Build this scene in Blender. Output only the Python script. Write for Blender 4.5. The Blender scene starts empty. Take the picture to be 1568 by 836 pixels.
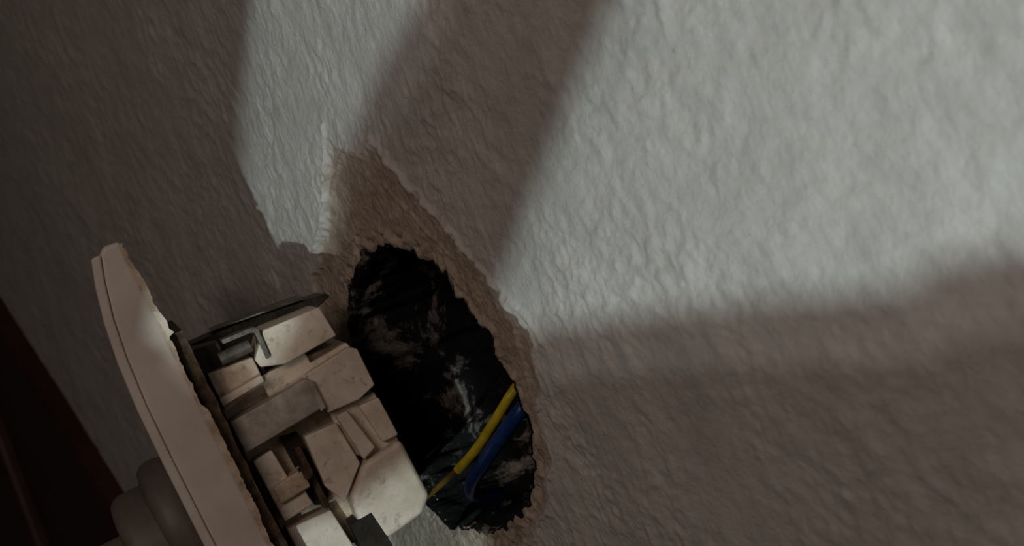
import bpy, bmesh, math, random, numpy as np
from mathutils import Vector, Matrix
from mathutils.geometry import tessellate_polygon
HZ=1.10
sc=bpy.context.scene
sc.view_settings.view_transform='Standard'
rnd=random.Random(4)
# ---------------------------------------------------------------- camera
cX=Vector((.449,.821,-.352)).normalized(); cZ=Vector((.877,-.48,0)).normalized()
cY=cZ.cross(cX).normalized(); cX=cY.cross(cZ)
cam=bpy.data.cameras.new('camera'); co=bpy.data.objects.new('camera',cam); sc.collection.objects.link(co)
M=Matrix((cX,cY,cZ)).transposed().to_4x4(); M.translation=Vector((.310,-.143,.019+HZ)); co.matrix_world=M
cam.sensor_width=36; cam.lens=36*2955/1920; cam.clip_start=.01
cam.dof.use_dof=True; cam.dof.focus_distance=.33; cam.dof.aperture_fstop=34
sc.camera=co
# ---------------------------------------------------------------- helpers
def lin(c): return tuple((x/255/12.92 if x/255<=.04045 else ((x/255+.055)/1.055)**2.4) for x in c)+(1,)
class NT:
    def __init__(s,name):
        s.m=bpy.data.materials.new(name); s.m.use_nodes=True; s.t=s.m.node_tree; s.b=s.t.nodes['Principled BSDF']
    def n(s,ty,**k):
        x=s.t.nodes.new(ty)
        for a,v in k.items():
            if a in x.inputs: x.inputs[a].default_value=v
            else: setattr(x,a,v)
        return x
    def l(s,a,b): s.t.links.new(a,b)
    def noise(s,scale,detail=4,rough=.6,dist=0):
        tc=s.n('ShaderNodeTexCoord'); n=s.n('ShaderNodeTexNoise'); n.inputs['Scale'].default_value=scale
        n.inputs['Detail'].default_value=detail; n.inputs['Roughness'].default_value=rough; n.inputs['Distortion'].default_value=dist
        s.l(tc.outputs['Object'],n.inputs['Vector']); return n.outputs['Fac']
    def ramp(s,fac,stops):
        r=s.n('ShaderNodeValToRGB'); e=r.color_ramp.elements
        while len(e)<len(stops): e.new(.5)
        for i,(p,c) in enumerate(stops): e[i].position=p; e[i].color=c
        s.l(fac,r.inputs[0]); return r.outputs[0]
    def bump(s,h,dist,strength=1,prev=None):
        b=s.n('ShaderNodeBump'); b.inputs['Strength'].default_value=strength; b.inputs['Distance'].default_value=dist
        s.l(h,b.inputs['Height'])
        if prev: s.l(prev,b.inputs['Normal'])
        return b.outputs[0]
def simple(name,c1,c2,scale=300,rough=.6,bd=.0002,metal=0,spec=.4,lo=.35,hi=.65):
    k=NT(name); f=k.noise(scale,6,.65)
    k.l(k.ramp(f,[(lo,lin(c1)),(hi,lin(c2))]),k.b.inputs['Base Color'])
    k.b.inputs['Roughness'].default_value=rough; k.b.inputs['Metallic'].default_value=metal
    k.b.inputs['Specular IOR Level'].default_value=spec
    k.l(k.bump(k.noise(scale*3,5,.6),bd),k.b.inputs['Normal']); return k.m
def plastic(name,dirt,c1,c2,scale=160):
    k=NT(name); b_=k.ramp(k.noise(scale,6,.65),[(.35,lin(c1)),(.65,lin(c2))])
    d_=k.ramp(k.noise(330,7,.7,.4),[(.56,(0,0,0,1)),(.70,(.75,.75,.75,1))])
    m_=k.n('ShaderNodeMix',data_type='RGBA'); m_.inputs[7].default_value=lin(dirt); k.l(d_,m_.inputs[0]); k.l(b_,m_.inputs[6])
    k.l(m_.outputs[2],k.b.inputs['Base Color']); k.b.inputs['Roughness'].default_value=.5; k.b.inputs['Specular IOR Level'].default_value=.35
    k.l(k.bump(k.noise(700,5,.6),.00010),k.b.inputs['Normal']); return k.m
def mesh(name,v,f,mat,smooth=False):
    me=bpy.data.meshes.new(name); me.from_pydata([tuple(x) for x in v],[],f); me.update()
    o=bpy.data.objects.new(name,me); sc.collection.objects.link(o)
    if mat: me.materials.append(mat)
    if smooth: me.shade_smooth()
    return o
def perlin(x,y,seed):
    r=np.random.RandomState(seed); p=r.permutation(256); g=r.rand(256)*2*np.pi
    xi=np.floor(x).astype(int); yi=np.floor(y).astype(int); xf=x-xi; yf=y-yi
    def gr(a,b,dx,dy):
        h=g[p[(p[a&255]+b)&255]]; return np.cos(h)*dx+np.sin(h)*dy
    u=xf**3*(xf*(xf*6-15)+10); v=yf**3*(yf*(yf*6-15)+10)
    n00=gr(xi,yi,xf,yf); n10=gr(xi+1,yi,xf-1,yf); n01=gr(xi,yi+1,xf,yf-1); n11=gr(xi+1,yi+1,xf-1,yf-1)
    return (n00*(1-u)+n10*u)*(1-v)+(n01*(1-u)+n11*u)*v
def inpoly(x,z,poly):
    c=np.zeros(x.shape,bool); n=len(poly)
    for i in range(n):
        x1,z1=poly[i]; x2,z2=poly[(i+1)%n]
        if z1==z2: continue
        k=((z1>z)!=(z2>z)); c^= k&(x<(x2-x1)*(z-z1)/(z2-z1)+x1)
    return c
def segdist(x,z,poly,close=True):
    d=np.full(x.shape,1e9)
    for i in range(len(poly) if close else len(poly)-1):
        ax,az=poly[i]; bx,bz=poly[(i+1)%len(poly)]; L=(bx-ax)**2+(bz-az)**2
        t=np.clip(((x-ax)*(bx-ax)+(z-az)*(bz-az))/L,0,1)
        d=np.minimum(d,np.hypot(x-ax-t*(bx-ax),z-az-t*(bz-az)))
    return d
# ---------------------------------------------------------------- materials
k=NT('painted_rough_plaster')
base=k.ramp(k.noise(60,6,.6),[(.3,lin((192,190,187))),(.7,lin((213,212,209)))])
at=k.n('ShaderNodeAttribute',attribute_name='bare')
pl=k.ramp(k.noise(150,8,.72,.6),[(.25,lin((138,122,106))),(.5,lin((176,163,149))),(.75,lin((206,197,186)))])
mx=k.n('ShaderNodeMix',data_type='RGBA'); k.l(at.outputs['Fac'],mx.inputs[0]); k.l(base,mx.inputs[6]); k.l(pl,mx.inputs[7])
sp=k.ramp(k.noise(420,2,.5),[(.745,(0,0,0,1)),(.79,(.6,.6,.6,1))])
mx2=k.n('ShaderNodeMix',data_type='RGBA'); mx2.inputs[7].default_value=lin((120,105,92)); k.l(sp,mx2.inputs[0]); k.l(mx.outputs[2],mx2.inputs[6])
k.l(mx2.outputs[2],k.b.inputs['Base Color']); k.b.inputs['Roughness'].default_value=.58; k.b.inputs['Specular IOR Level'].default_value=.35
k.l(k.bump(k.noise(520,7,.68,.3),.0005,.95,k.bump(k.noise(2000,3,.6),.0001,.6)),k.b.inputs['Normal'])
WALL=k.m
k=NT('black_bitumen_box')
f=k.noise(75,10,.76,.5)
k.l(k.ramp(f,[(.0,lin((12,13,16))),(.535,lin((22,23,26))),(.555,lin((110,107,104))),(.66,lin((205,200,192)))]),k.b.inputs['Base Color'])
k.b.inputs['Roughness'].default_value=.65; k.b.inputs['Specular IOR Level'].default_value=.35
k.l(k.bump(k.noise(300,8,.7),.0016),k.b.inputs['Normal']); BLACK=k.m
CREAM=plastic('aged_cream_plastic',(150,126,102),(202,189,172),(230,220,206))
CREAM2=plastic('dusty_cream_plastic',(104,82,62),(166,146,124),(212,197,178),240)
PLATE=simple('faceplate_plastic',(194,186,177),(213,206,198),60,.42,.00003)
METAL=simple('dull_zinc_steel',(146,138,128),(188,180,170),300,.5,.0001,.15)
DARKM=simple('oxidised_steel',(34,35,31),(76,74,64),300,.5,.0003,.25)
CLIPM=simple('grey_steel_clip',(78,76,70),(120,114,104),300,.45,.0001,.3)
RUST=simple('rusty_frame_steel',(44,34,26),(104,84,62),350,.7,.0003,.3)
DARKC=simple('dark_cavity_plastic',(22,18,14),(50,40,30),300,.8,.0002)  # near-black colour standing in for shade in the mechanism gaps
GREY=simple('grey_plug_plastic',(92,87,82),(110,104,98),80,.5,.00005)
WOOD=simple('dark_brown_red_wood',(48,27,25),(68,40,36),40,.5,.0002)
FLOORM=simple('floor_boards',(96,70,48),(120,90,62),14,.5,.0005)
# ---------------------------------------------------------------- wall with hole (mm profile)
hole=[(3,33.5),(-11,35),(-21,33.5),(-31,28),(-38,21),(-42,10),(-41,-2),(-38,-15),(-30,-27),(-13,-32),(9,-30),(22,-25.5),(29,-17),(32,-10),(32,-3),(30,4),(28.5,9),(26,14),(21.5,19),(20.5,24),(13,29)]
patch=[(-9,61),(-2,55),(11,54),(22,40),(31,30),(38,19),(46,9),(44,1),(38,-9),(34,-20),(24,-30),(9,-36),(-30,-46),(-60,-38),(-66,0),(-46,34),(-25,46)]
CX,CZ=-4.,0.
ha=sorted((math.atan2(z-CZ,x-CX),math.hypot(x-CX,z-CZ)) for x,z in hole)
NTH=1500; th=np.linspace(-np.pi,np.pi,NTH,endpoint=False)
aa=np.array([h[0] for h in ha]); rr=np.array([h[1] for h in ha])
r0=np.interp(th,np.r_[aa[-1]-2*np.pi,aa,aa[0]+2*np.pi],np.r_[rr[-1],rr,rr[0]])
cs,sn=np.cos(th),np.sin(th)
q1_=perlin(cs*11+50,sn*11+50,5)
rag=1.1*perlin(cs*6+50,sn*6+50,3)+1.1*np.tanh(6*(q1_-.18))*.5+.40*perlin(cs*37+90,sn*37+90,7)+.35*perlin(cs*90+190,sn*90+190,17)
r0=r0+rag*1.4
X0,X1,Z0,Z1=-1600.,1100.,-1100.,1350.
with np.errstate(divide='ignore'):
    tx=np.where(cs>0,(X1-CX)/cs,(X0-CX)/cs); tz=np.where(sn>0,(Z1-CZ)/sn,(Z0-CZ)/sn)
R=np.minimum(np.abs(tx),np.abs(tz))
NR=520
s=np.linspace(0,1,NR)[:,None]
r=r0[None,:]*(R/r0)[None,:]**(s**1.12)
x=CX+r*cs; z=CZ+r*sn
inp=inpoly(x,z,patch)
pd=segdist(x,z,patch)*np.where(inp,1,-1)+2.4*perlin(x/7,z/7,11)+1.3*perlin(x/2.2,z/2.2,12)
bare=1/(1+np.exp(-np.clip(pd*2.2,-30,30)))
wx=x+1.8*perlin(x/7,z/7,31)+.6*perlin(x/2.5,z/2.5,33); wz=z+1.8*perlin(x/7+40,z/7,32)+.6*perlin(x/2.5,z/2.5+30,34)
n1=perlin(wx/9,wz/9,1); n2=perlin(wx/4.4,wz/4.4,2); n3=perlin(wx/2.1,wz/2.1,3); n4=perlin(wx/1.05,wz/1.05,4)
dens=np.clip(.7+1.4*perlin(x/20,z/20,9),.25,1.4)
h=.34*n1+.13*np.tanh(5*(n2-.14))*dens+.15*n2+.09*np.tanh(5*(n3-.17))*dens+.09*n3*dens+.15*n4*dens+1.0*perlin(x/60,z/60,8)
hb=.40*perlin(x/7,z/7,21)+.38*perlin(x/3.0,z/5,22)+.28*perlin(x/1.2,z/1.2,23)-.75
scr=[[(3,50),(-10,40),(-22,38)],[(8,46),(26,26)],[(-40,40),(-16,52),(-3,58)],[(40,8),(38,-2),(36,-14)]]
for q in scr: hb+=.5*np.exp(-(segdist(x+.8*perlin(x/3,z/3,61),z,q,False)/.5)**2)
# crumbly rim
hb+=.9*np.exp(-((r-r0[None,:]-2.0)/1.6)**2)*np.clip(perlin(x/3.2,z/3.2,24)*2.2,-.6,1)
cut=[(11,55),(22,40.5),(31,30.5),(38.5,20),(47,8.5)]; cut2=[(-8,64),(-17,54),(-27,46),(-38,40)]
lip=.45*np.exp(-((pd+.7)/.7)**2)*(.4+1.6*np.clip(perlin(x/9,z/9,71)+.3,0,1))
jx=x+1.0*perlin(x/4,z/4,62)
lip+=.7*np.exp(-(segdist(jx,z,cut,False)/.45)**2)+.9*np.exp(-(segdist(jx,z+.6*perlin(x/3,z/3,63),cut2,False)/.55)**2)
lip+=.8*np.exp(-(segdist(jx,z,[(44,14),(49,9),(50,5)],False)/1.0)**2)
y=-(h*(1-bare)+hb*bare+lip)
edge=np.clip((r-r0[None,:])/1.6,0,1); y=y*(.3+.7*edge)+(1-edge)**2*.8
fade=np.clip((R[None,:]-r)/30,0,1); y*=fade
V=[np.stack([x,y,z],-1)]
rev=[]
for d,dr in ((.9,.3),(2.0,.2),(3.2,.5)):
    rv=r0-dr+.8*perlin(cs*30+d*9,sn*30,40); rev.append(np.stack([CX+rv*cs,np.full_like(th,d+.4),CZ+rv*sn],-1))
allv=np.concatenate([np.stack(rev[::-1],0),V[0]],0); nr=allv.shape[0]
bb=np.concatenate([np.ones((3,NTH)),bare],0).ravel()
co_=(allv.reshape(-1,3)/1000); co_[:,2]+=HZ
i=np.arange(nr-1)[:,None]*NTH; j=np.arange(NTH)[None,:]; j2=(j+1)%NTH
quads=np.stack([i+j,i+NTH+j,i+NTH+j2,i+j2],-1).reshape(-1,4)[:, ::-1]
me=bpy.data.meshes.new('wall_back'); me.vertices.add(len(co_)); me.vertices.foreach_set('co',co_.ravel())
me.loops.add(quads.size); me.loops.foreach_set('vertex_index',quads.ravel().astype(np.int32))
me.polygons.add(len(quads)); me.polygons.foreach_set('loop_start',(np.arange(len(quads))*4).astype(np.int32))
me.polygons.foreach_set('loop_total',np.full(len(quads),4,np.int32)); me.update(calc_edges=True); me.validate()
a=me.attributes.new('bare','FLOAT','POINT'); a.data.foreach_set('value',bb.astype(np.float32))
me.materials.append(WALL); me.shade_smooth()
wall=bpy.data.objects.new('wall_back',me); sc.collection.objects.link(wall)
# ---------------------------------------------------------------- recessed box (rough black, plaster smears)
N=360; tb=np.linspace(-np.pi,np.pi,N,endpoint=False); rb=np.interp(tb,th,r0)
vs=[];fs=[]; depths=list(np.linspace(.6,42,44))
for q,d in enumerate(depths):
    rad=rb-1.0+1.6*perlin(np.cos(tb)*5+20,np.sin(tb)*5+d*.16,51)+.45*perlin(np.cos(tb)*16+60,np.sin(tb)*16+d*.35,52)
    if q==0: rad=rb-.1
    for t_,ra in zip(tb,rad): vs.append(((CX+ra*math.cos(t_))/1000,d/1000,HZ+(CZ+ra*math.sin(t_))/1000))
for q in range(14):
    f_=1-(q+1)/15
    for t_,ra in zip(tb,rb):
        X=CX+ra*f_*math.cos(t_); Z=CZ+ra*f_*math.sin(t_)
        dd=42+1.5*float(perlin(np.array([X/6]),np.array([Z/6]),53)[0])
        vs.append((X/1000,dd/1000,HZ+Z/1000))
nrg=len(depths)+14
for q in range(nrg-1):
    for j_ in range(N):
        b_=(j_+1)%N; fs.append((q*N+j_,q*N+b_,(q+1)*N+b_,(q+1)*N+j_))
vs.append((CX/1000,.042,HZ)); c_=len(vs)-1
for j_ in range(N): fs.append(((nrg-1)*N+j_,(nrg-1)*N+(j_+1)%N,c_))
box_o=mesh('recessed_wall_box',vs,fs,BLACK,True)
# ---------------------------------------------------------------- wires
def curve(name,pts,rad,mat,parent=None):
    cu=bpy.data.curves.new(name,'CURVE'); cu.dimensions='3D'; cu.bevel_depth=rad; cu.bevel_resolution=6; cu.resolution_u=16; cu.use_fill_caps=True
    sp_=cu.splines.new('BEZIER'); sp_.bezier_points.add(len(pts)-1)
    for b_,p in zip(sp_.bezier_points,pts): b_.co=Vector(p); b_.handle_left_type=b_.handle_right_type='AUTO'
    o=bpy.data.objects.new(name,cu); sc.collection.objects.link(o); cu.materials.append(mat)
    if parent: o.parent=parent
    return o
YEL=simple('yellow_insulation',(176,158,24),(224,206,60),200,.4,.00003)
BLU=simple('blue_insulation',(18,44,98),(30,66,138),200,.35,.00003)
COP=simple('dull_copper',(110,84,30),(150,118,50),200,.4,.00003,.5)
mm=lambda p:(p[0]/1000,p[1]/1000,HZ+p[2]/1000)
yw=bpy.data.objects.new('yellow_wire',None); sc.collection.objects.link(yw)
curve('insulation',[mm(p) for p in [(2,38,4),(18,18,0),(24.5,5,-3),(20,0,-8),(12,-3,-13),(5,-5,-16)]],.00105,YEL,yw)
curve('bare_end',[mm(p) for p in [(6,-4.6,-15.5),(-1,-7,-18),(-8,-10,-20.5),(-14,-17,-23)]],.00062,COP,yw)
curve('blue_wire',[mm(p) for p in [(4,38,0),(20,18,-4),(27,5,-6.5),(21.5,0,-11),(12,-2,-16),(3,-2,-20),(-4,1,-23.5),(-7,8,-26)]],.0016,BLU)
# ---------------------------------------------------------------- socket outlet hanging out of the wall
Ys=Vector((.275,.952,.10)).normalized(); Zs=Vector((.055,-.117,.972)); Zs=(Zs-Ys*Zs.dot(Ys)).normalized(); Xs=Ys.cross(Zs)
emp=bpy.data.objects.new('socket_outlet',None); sc.collection.objects.link(emp)
Ms=Matrix((Xs,Ys,Zs)).transposed().to_4x4()
P=Vector((.006,-.052,HZ+.013)); Ms.translation=P-Xs*.038; emp.matrix_world=Ms
MX,MY,MZ,MZO=8,1.08,1.08,-3
def prism(name,prof,x0,x1,mat,bev=.4,mech=True):
    if mech:
        prof=[(3+(p[0]-3)*MY+.4,p[1]*MZ+MZO) for p in prof]; x0+=MX; x1+=MX
    n=len(prof); v=[(x0/1000,p[0]/1000,p[1]/1000) for p in prof]+[(x1/1000,p[0]/1000,p[1]/1000) for p in prof]
    f=[tuple(range(n)),tuple(range(2*n-1,n-1,-1))]+[(q,q+n,(q+1)%n+n,(q+1)%n) for q in range(n)]
    o=mesh(name,v,f,mat)
    bm=bmesh.new(); bm.from_mesh(o.data); bmesh.ops.recalc_face_normals(bm,faces=bm.faces); bm.to_mesh(o.data); bm.free()
    if bev:
        m=o.modifiers.new('b','BEVEL'); m.width=bev/1000; m.segments=3; m.limit_method='ANGLE'
        o.data.shade_smooth(); o.modifiers.new('w','WEIGHTED_NORMAL')
    o.parent=emp; return o
fp=[(0,39),(-3.4,39.4),(-4.6,38.2),(-6.2,33),(-7.8,26),(-8.9,18),(-9.6,8),(-9.8,-4),(-9.8,-20),(-9.6,-36),(-9,-46),(0,-46)]
prism('faceplate',fp,-38,38,PLATE,.9,False)
fr=fp[2:-1]
prism('faceplate_front_rim',[(y_-1.8,z_) for y_,z_ in fr]+[(y_+.2,z_) for y_,z_ in fr][::-1],-38.5,38.6,PLATE,.5,False)
def walk(z,z1,st,w,lo,hi):
    out=[];c=(lo+hi)/2
    while z>z1:
        c=min(hi,max(lo,c+rnd.uniform(-w,w))); out.append((c,z)); z-=rnd.uniform(*st)
    return out
fl_=walk(38.5,-46,(.3,.8),.28,.0,.9)
prism('paint_flakes',[(-.6,38.5)]+fl_+[(-.6,-46)],37.4,38.25,CREAM2,0,False)
prism('torn_paper_flake',[(-.3,24),(.8,23.5),(1.3,21),(1.0,19.5),(1.6,18.5),(.2,18)],37.0,38.5,CREAM,0,False)
prism('metal_support_frame',[(.6,18)]+walk(18,-46,(.8,2.2),.22,2.5,3.4)+[(.6,-46)],-32,35,RUST,0,False)
# mechanism body
prism('mechanism_body',[(3,11),(13,11),(13,3.5),(28,3.5),(28.5,-1),(28.5,-33),(3,-34)],-20,13,CREAM2)
prism('terminal_block_upper',[(16.5,12.4),(28,11.6),(28.6,5.2),(17.5,4.6),(13,6.2),(12.6,8)],-16,19,CREAM)
prism('terminal_block_step',[(12,4.4),(22,4.6),(22,2.4),(30,2.9),(31,-1.2),(14,-1.8),(12,0)],-14,16.2,CREAM)
prism('terminal_block_middle',[(20,1.2),(29.5,2.2),(31,1.2),(31,-6.6),(27,-7.8),(20.5,-7.4)],-14,20,CREAM)
prism('terminal_block_rib',[(21,-7.9),(30.6,-8.2),(30.8,-20),(26.5,-20.5),(21,-17)],-14,17,CREAM)
prism('terminal_rib_bar',[(21.6,-8.6),(24,-8.6),(25.8,-17.4),(22.8,-18.6)],-10,20.5,CREAM)
prism('terminal_block_shelf',[(26.5,-9),(30.7,-9.2),(31,-17.5),(27.6,-17.4)],-10,19.2,CREAM)
prism('terminal_block_lower',[(14.6,-9.5),(21.2,-9.9),(22,-19),(16,-24.5),(14,-20)],-14,19,CREAM)
prism('terminal_block_corner',[(17,-24.5),(22.4,-19.2),(30.8,-18.2),(31.2,-30.6),(28.5,-33.2),(16,-35)],-14,21,CREAM,1.2)
prism('clamp_plate',[(3.2,-.4),(19.5,.6),(20.4,-.4),(20.4,-5.8),(3.2,-7.0)],12,21.4,METAL,.35)
prism('clamp_plate_fold',[(19.4,.6),(20.6,-.3),(20.6,-6.0),(19.4,-6.4)],4,21.6,METAL,.3)
prism('screw_housing_upper',[(3.4,9.4),(12.5,8.6),(12.5,3),(3.4,1.4)],0,18,CREAM2)
prism('screw_housing_lip',[(3.4,4.4),(12.4,5.0),(12.4,3.6),(3.4,2.8)],0,20.5,CREAM,.25)
prism('screw_housing_lower',[(3.8,-9.4),(8,-9),(8.6,-16),(10,-16),(10.5,-22),(4.2,-22.6)],0,18.5,CREAM)
prism('screw_housing_tab',[(5,-15.4),(11.5,-14.6),(11.5,-18.5),(5,-19)],0,20,CREAM2)
prism('screw_housing_base',[(3.8,-24),(13,-24.6),(14,-34),(4,-35)],0,18.5,CREAM)
prism('dark_slot',[(10.5,-8),(14,-8.6),(14.4,-22),(13,-24),(10.8,-23)],0,14.5,DARKC,.2)  # solid dark piece, paints the shade of a gap between parts
prism('contact_strip',[(12,-11),(13.2,-11),(13.4,-24),(12,-24)],4,17.2,RUST,.2)
prism('dark_slot_upper',[(12.4,9),(13.4,8),(14,1.5),(12.4,1.5)],0,16,DARKC,.2)
prism('dark_base_slot',[(15,-28.5),(19.5,-28.2),(20.5,-36),(15,-36)],0,21.3,DARKC,.2)
claw=[(2.5,13.2),(10,13.0),(20,12.4),(29,11.0),(34.6,10.4),(35.4,9.4),(33,8.6),(24,6),(2.5,5)]
prism('fixing_claw',claw,-6,9,DARKM,.3,False)
prism('fixing_claw_ridge',[(9,13.8),(11,13.8),(30,12.0),(30,11.2)],-4,10,CLIPM,.2,False)
prism('fixing_claw_fold',[(2.5,12.9),(9,12),(9,6),(2.5,6)],0,22,DARKM,.4,False)
def cyl(name,c,ax,r_,l_,mat,seg=28,bev=.3):
    bm=bmesh.new(); bmesh.ops.create_cone(bm,cap_ends=True,segments=seg,radius1=r_/1000,radius2=r_/1000,depth=l_/1000)
    rot={'x':Matrix.Rotation(math.pi/2,4,'Y'),'y':Matrix.Rotation(math.pi/2,4,'X'),'z':Matrix.Identity(4)}[ax]
    bmesh.ops.transform(bm,matrix=Matrix.Translation(Vector(c)/1000)@rot,verts=bm.verts)
    me=bpy.data.meshes.new(name); bm.to_mesh(me); bm.free(); me.materials.append(mat)
    o=bpy.data.objects.new(name,me); sc.collection.objects.link(o); o.parent=emp
    m=o.modifiers.new('b','BEVEL'); m.width=bev/1000; m.segments=3; m.limit_method='ANGLE'; me.shade_smooth(); o.modifiers.new('w','WEIGHTED_NORMAL'); return o
cyl('claw_screw',(25,11,8.6),'y',1.4,7,CLIPM)
cyl('terminal_screw',(27,12.8,-20),'x',1.6,2,RUST)
prism('bent_clip',[(9.4,12.4),(16.2,12.0),(17.2,11.2),(16.9,4.8),(15.9,4.8),(16.1,10.6),(15.4,11.0),(9.4,11.4)],22,28,CLIPM,.15,False)
for nm,c,r_,l_ in (('plug_collar',(2,-15,-22),16,8),('plug_body',(2,-21,-25),15,12),('plug_grip',(2,-30,-31),13,12)):
    cyl(nm,c,'y',r_,l_,GREY,48,3)
# ---------------------------------------------------------------- trim, floor
def slab(name,poly,y0,y1,mat,bev=.002,parent=None):
    n=len(poly); v=[(p[0],y0,p[1]) for p in poly]+[(p[0],y1,p[1]) for p in poly]
    f=[tuple(range(n)),tuple(range(2*n-1,n-1,-1))]+[(q,q+n,(q+1)%n+n,(q+1)%n) for q in range(n)]
    o=mesh(name,v,f,mat); bm=bmesh.new(); bm.from_mesh(o.data); bmesh.ops.recalc_face_normals(bm,faces=bm.faces); bm.to_mesh(o.data); bm.free()
    if bev:
        m=o.modifiers.new('b','BEVEL'); m.width=bev; m.segments=3
    if parent: o.parent=parent
    return o
tr=bpy.data.objects.new('trim_1',None); sc.collection.objects.link(tr)
e0=Vector((-.395,HZ+.092)); e1=Vector((-.306,HZ-.005)); d=(e1-e0).normalized(); nn=Vector((d.y,-d.x))
if nn.x>0: nn=-nn
p0=e0-d*.35; p1=e1+d*.35
slab('board',[p0,p1,p1+nn*.30,p0+nn*.30],.002,-.008,WOOD,.003,tr)
q0=Vector((-.44,HZ+.25)); q1=Vector((-.44,HZ-.35))
slab('inner_board',[q0,q1,q1+Vector((-.2,0)),q0+Vector((-.2,0))],-.005,-.016,WOOD,.004,tr)
fl=mesh('floor',[(-1.6,-2.2,0),(1.1,-2.2,0),(1.1,0.01,0),(-1.6,0.01,0)],[(0,1,2,3)],FLOORM)
# ---------------------------------------------------------------- added off-camera stencil box on a stand, openings shape light on the wall
L=Vector((.42,-.36,HZ-.12)); S=.30
A=[(-21,98),(-10,112),(71,81),(52,73),(24,66),(-3,57),(-16,47),(-30,38),(-47,31),(-60,46),(-72,62),(-50,80)]
B=[(110,53),(130,64),(215,64),(215,-2),(184,-2),(171,0),(156,1),(148,-1),(108,3),(45,8),(40,16),(75,35)]
Cc=[(-82,4),(-62,0),(-42,-5),(-8,-6),(-4,-60),(-95,-60)]
def toP(p): 
    w=Vector((p[0]/1000,0,HZ+p[1]/1000)); return L+(w-L)*S
yp=L.y*(1-S)
stencil=bpy.data.objects.new('work_lamp',None); sc.collection.objects.link(stencil)
xa,xb,za,zb=L.x-.24,L.x+.10,HZ-.22,HZ+.05; yb=L.y-.05
outer=[Vector((xa,yp,za)),Vector((xb,yp,za)),Vector((xb,yp,zb)),Vector((xa,yp,zb))]
loops=[outer]+[[toP(p) for p in q] for q in (A,B,Cc)]
flat=[v for l_ in loops for v in l_]
tri=tessellate_polygon([[Vector((v.x,v.z,0)) for v in l_] for l_ in loops])
LM=simple('lamp_housing_black',(20,20,20),(30,30,30),80,.8)
pn=mesh('shade_front',flat,[tuple(t) for t in tri],LM); pn.parent=stencil  # unseen panel added to cast the lit and shadowed areas
v=[(xa,yp,za),(xb,yp,za),(xb,yp,zb),(xa,yp,zb),(xa,yb,za),(xb,yb,za),(xb,yb,zb),(xa,yb,zb)]
hs=mesh('housing',v,[(0,1,5,4),(1,2,6,5),(2,3,7,6),(3,0,4,7),(4,5,6,7)],LM); hs.parent=stencil
def postmesh(name,r_,z0,z1):
    bm=bmesh.new(); bmesh.ops.create_cone(bm,cap_ends=True,segments=32,radius1=r_,radius2=r_*.9,depth=z1-z0)
    bmesh.ops.translate(bm,vec=(L.x-.02,L.y-.02,(z0+z1)/2),verts=bm.verts)
    me=bpy.data.meshes.new(name); bm.to_mesh(me); bm.free(); me.materials.append(LM); o=bpy.data.objects.new(name,me); sc.collection.objects.link(o); o.parent=stencil
postmesh('stand_pole',.012,.01,za+.002); postmesh('stand_base',.12,0,.02)  # support added under the unseen stencil
def light(name,ty,loc,e,col,size,parent=None,look=None):
    l_=bpy.data.lights.new(name,ty); l_.energy=e; l_.color=col
    if ty=='POINT': l_.shadow_soft_size=size
    else: l_.size=size
    o=bpy.data.objects.new(name,l_); o.location=loc; sc.collection.objects.link(o)
    if look is not None: o.rotation_euler=(Vector(look)-Vector(loc)).to_track_quat('-Z','Y').to_euler()
    if parent: o.parent=parent
    return o
light('led','POINT',L,4.3,(.83,1,.99),.0015,stencil)  # cool key light, set inside the added stencil box
light('led_small','POINT',L+Vector((0,0,.0045)),.7,(1,.93,.87),.001,stencil)  # weak second light added for a soft second shadow edge
light('room_lamp','AREA',(.46,-.42,HZ+.24),.66,(1,.78,.66),.2,None,(.02,0,HZ))  # added warm fill, stands in for the dim ambient light
w=bpy.data.worlds.new('world'); sc.world=w; w.use_nodes=True
w.node_tree.nodes['Background'].inputs[0].default_value=(1,.85,.72,1); w.node_tree.nodes['Background'].inputs[1].default_value=.008
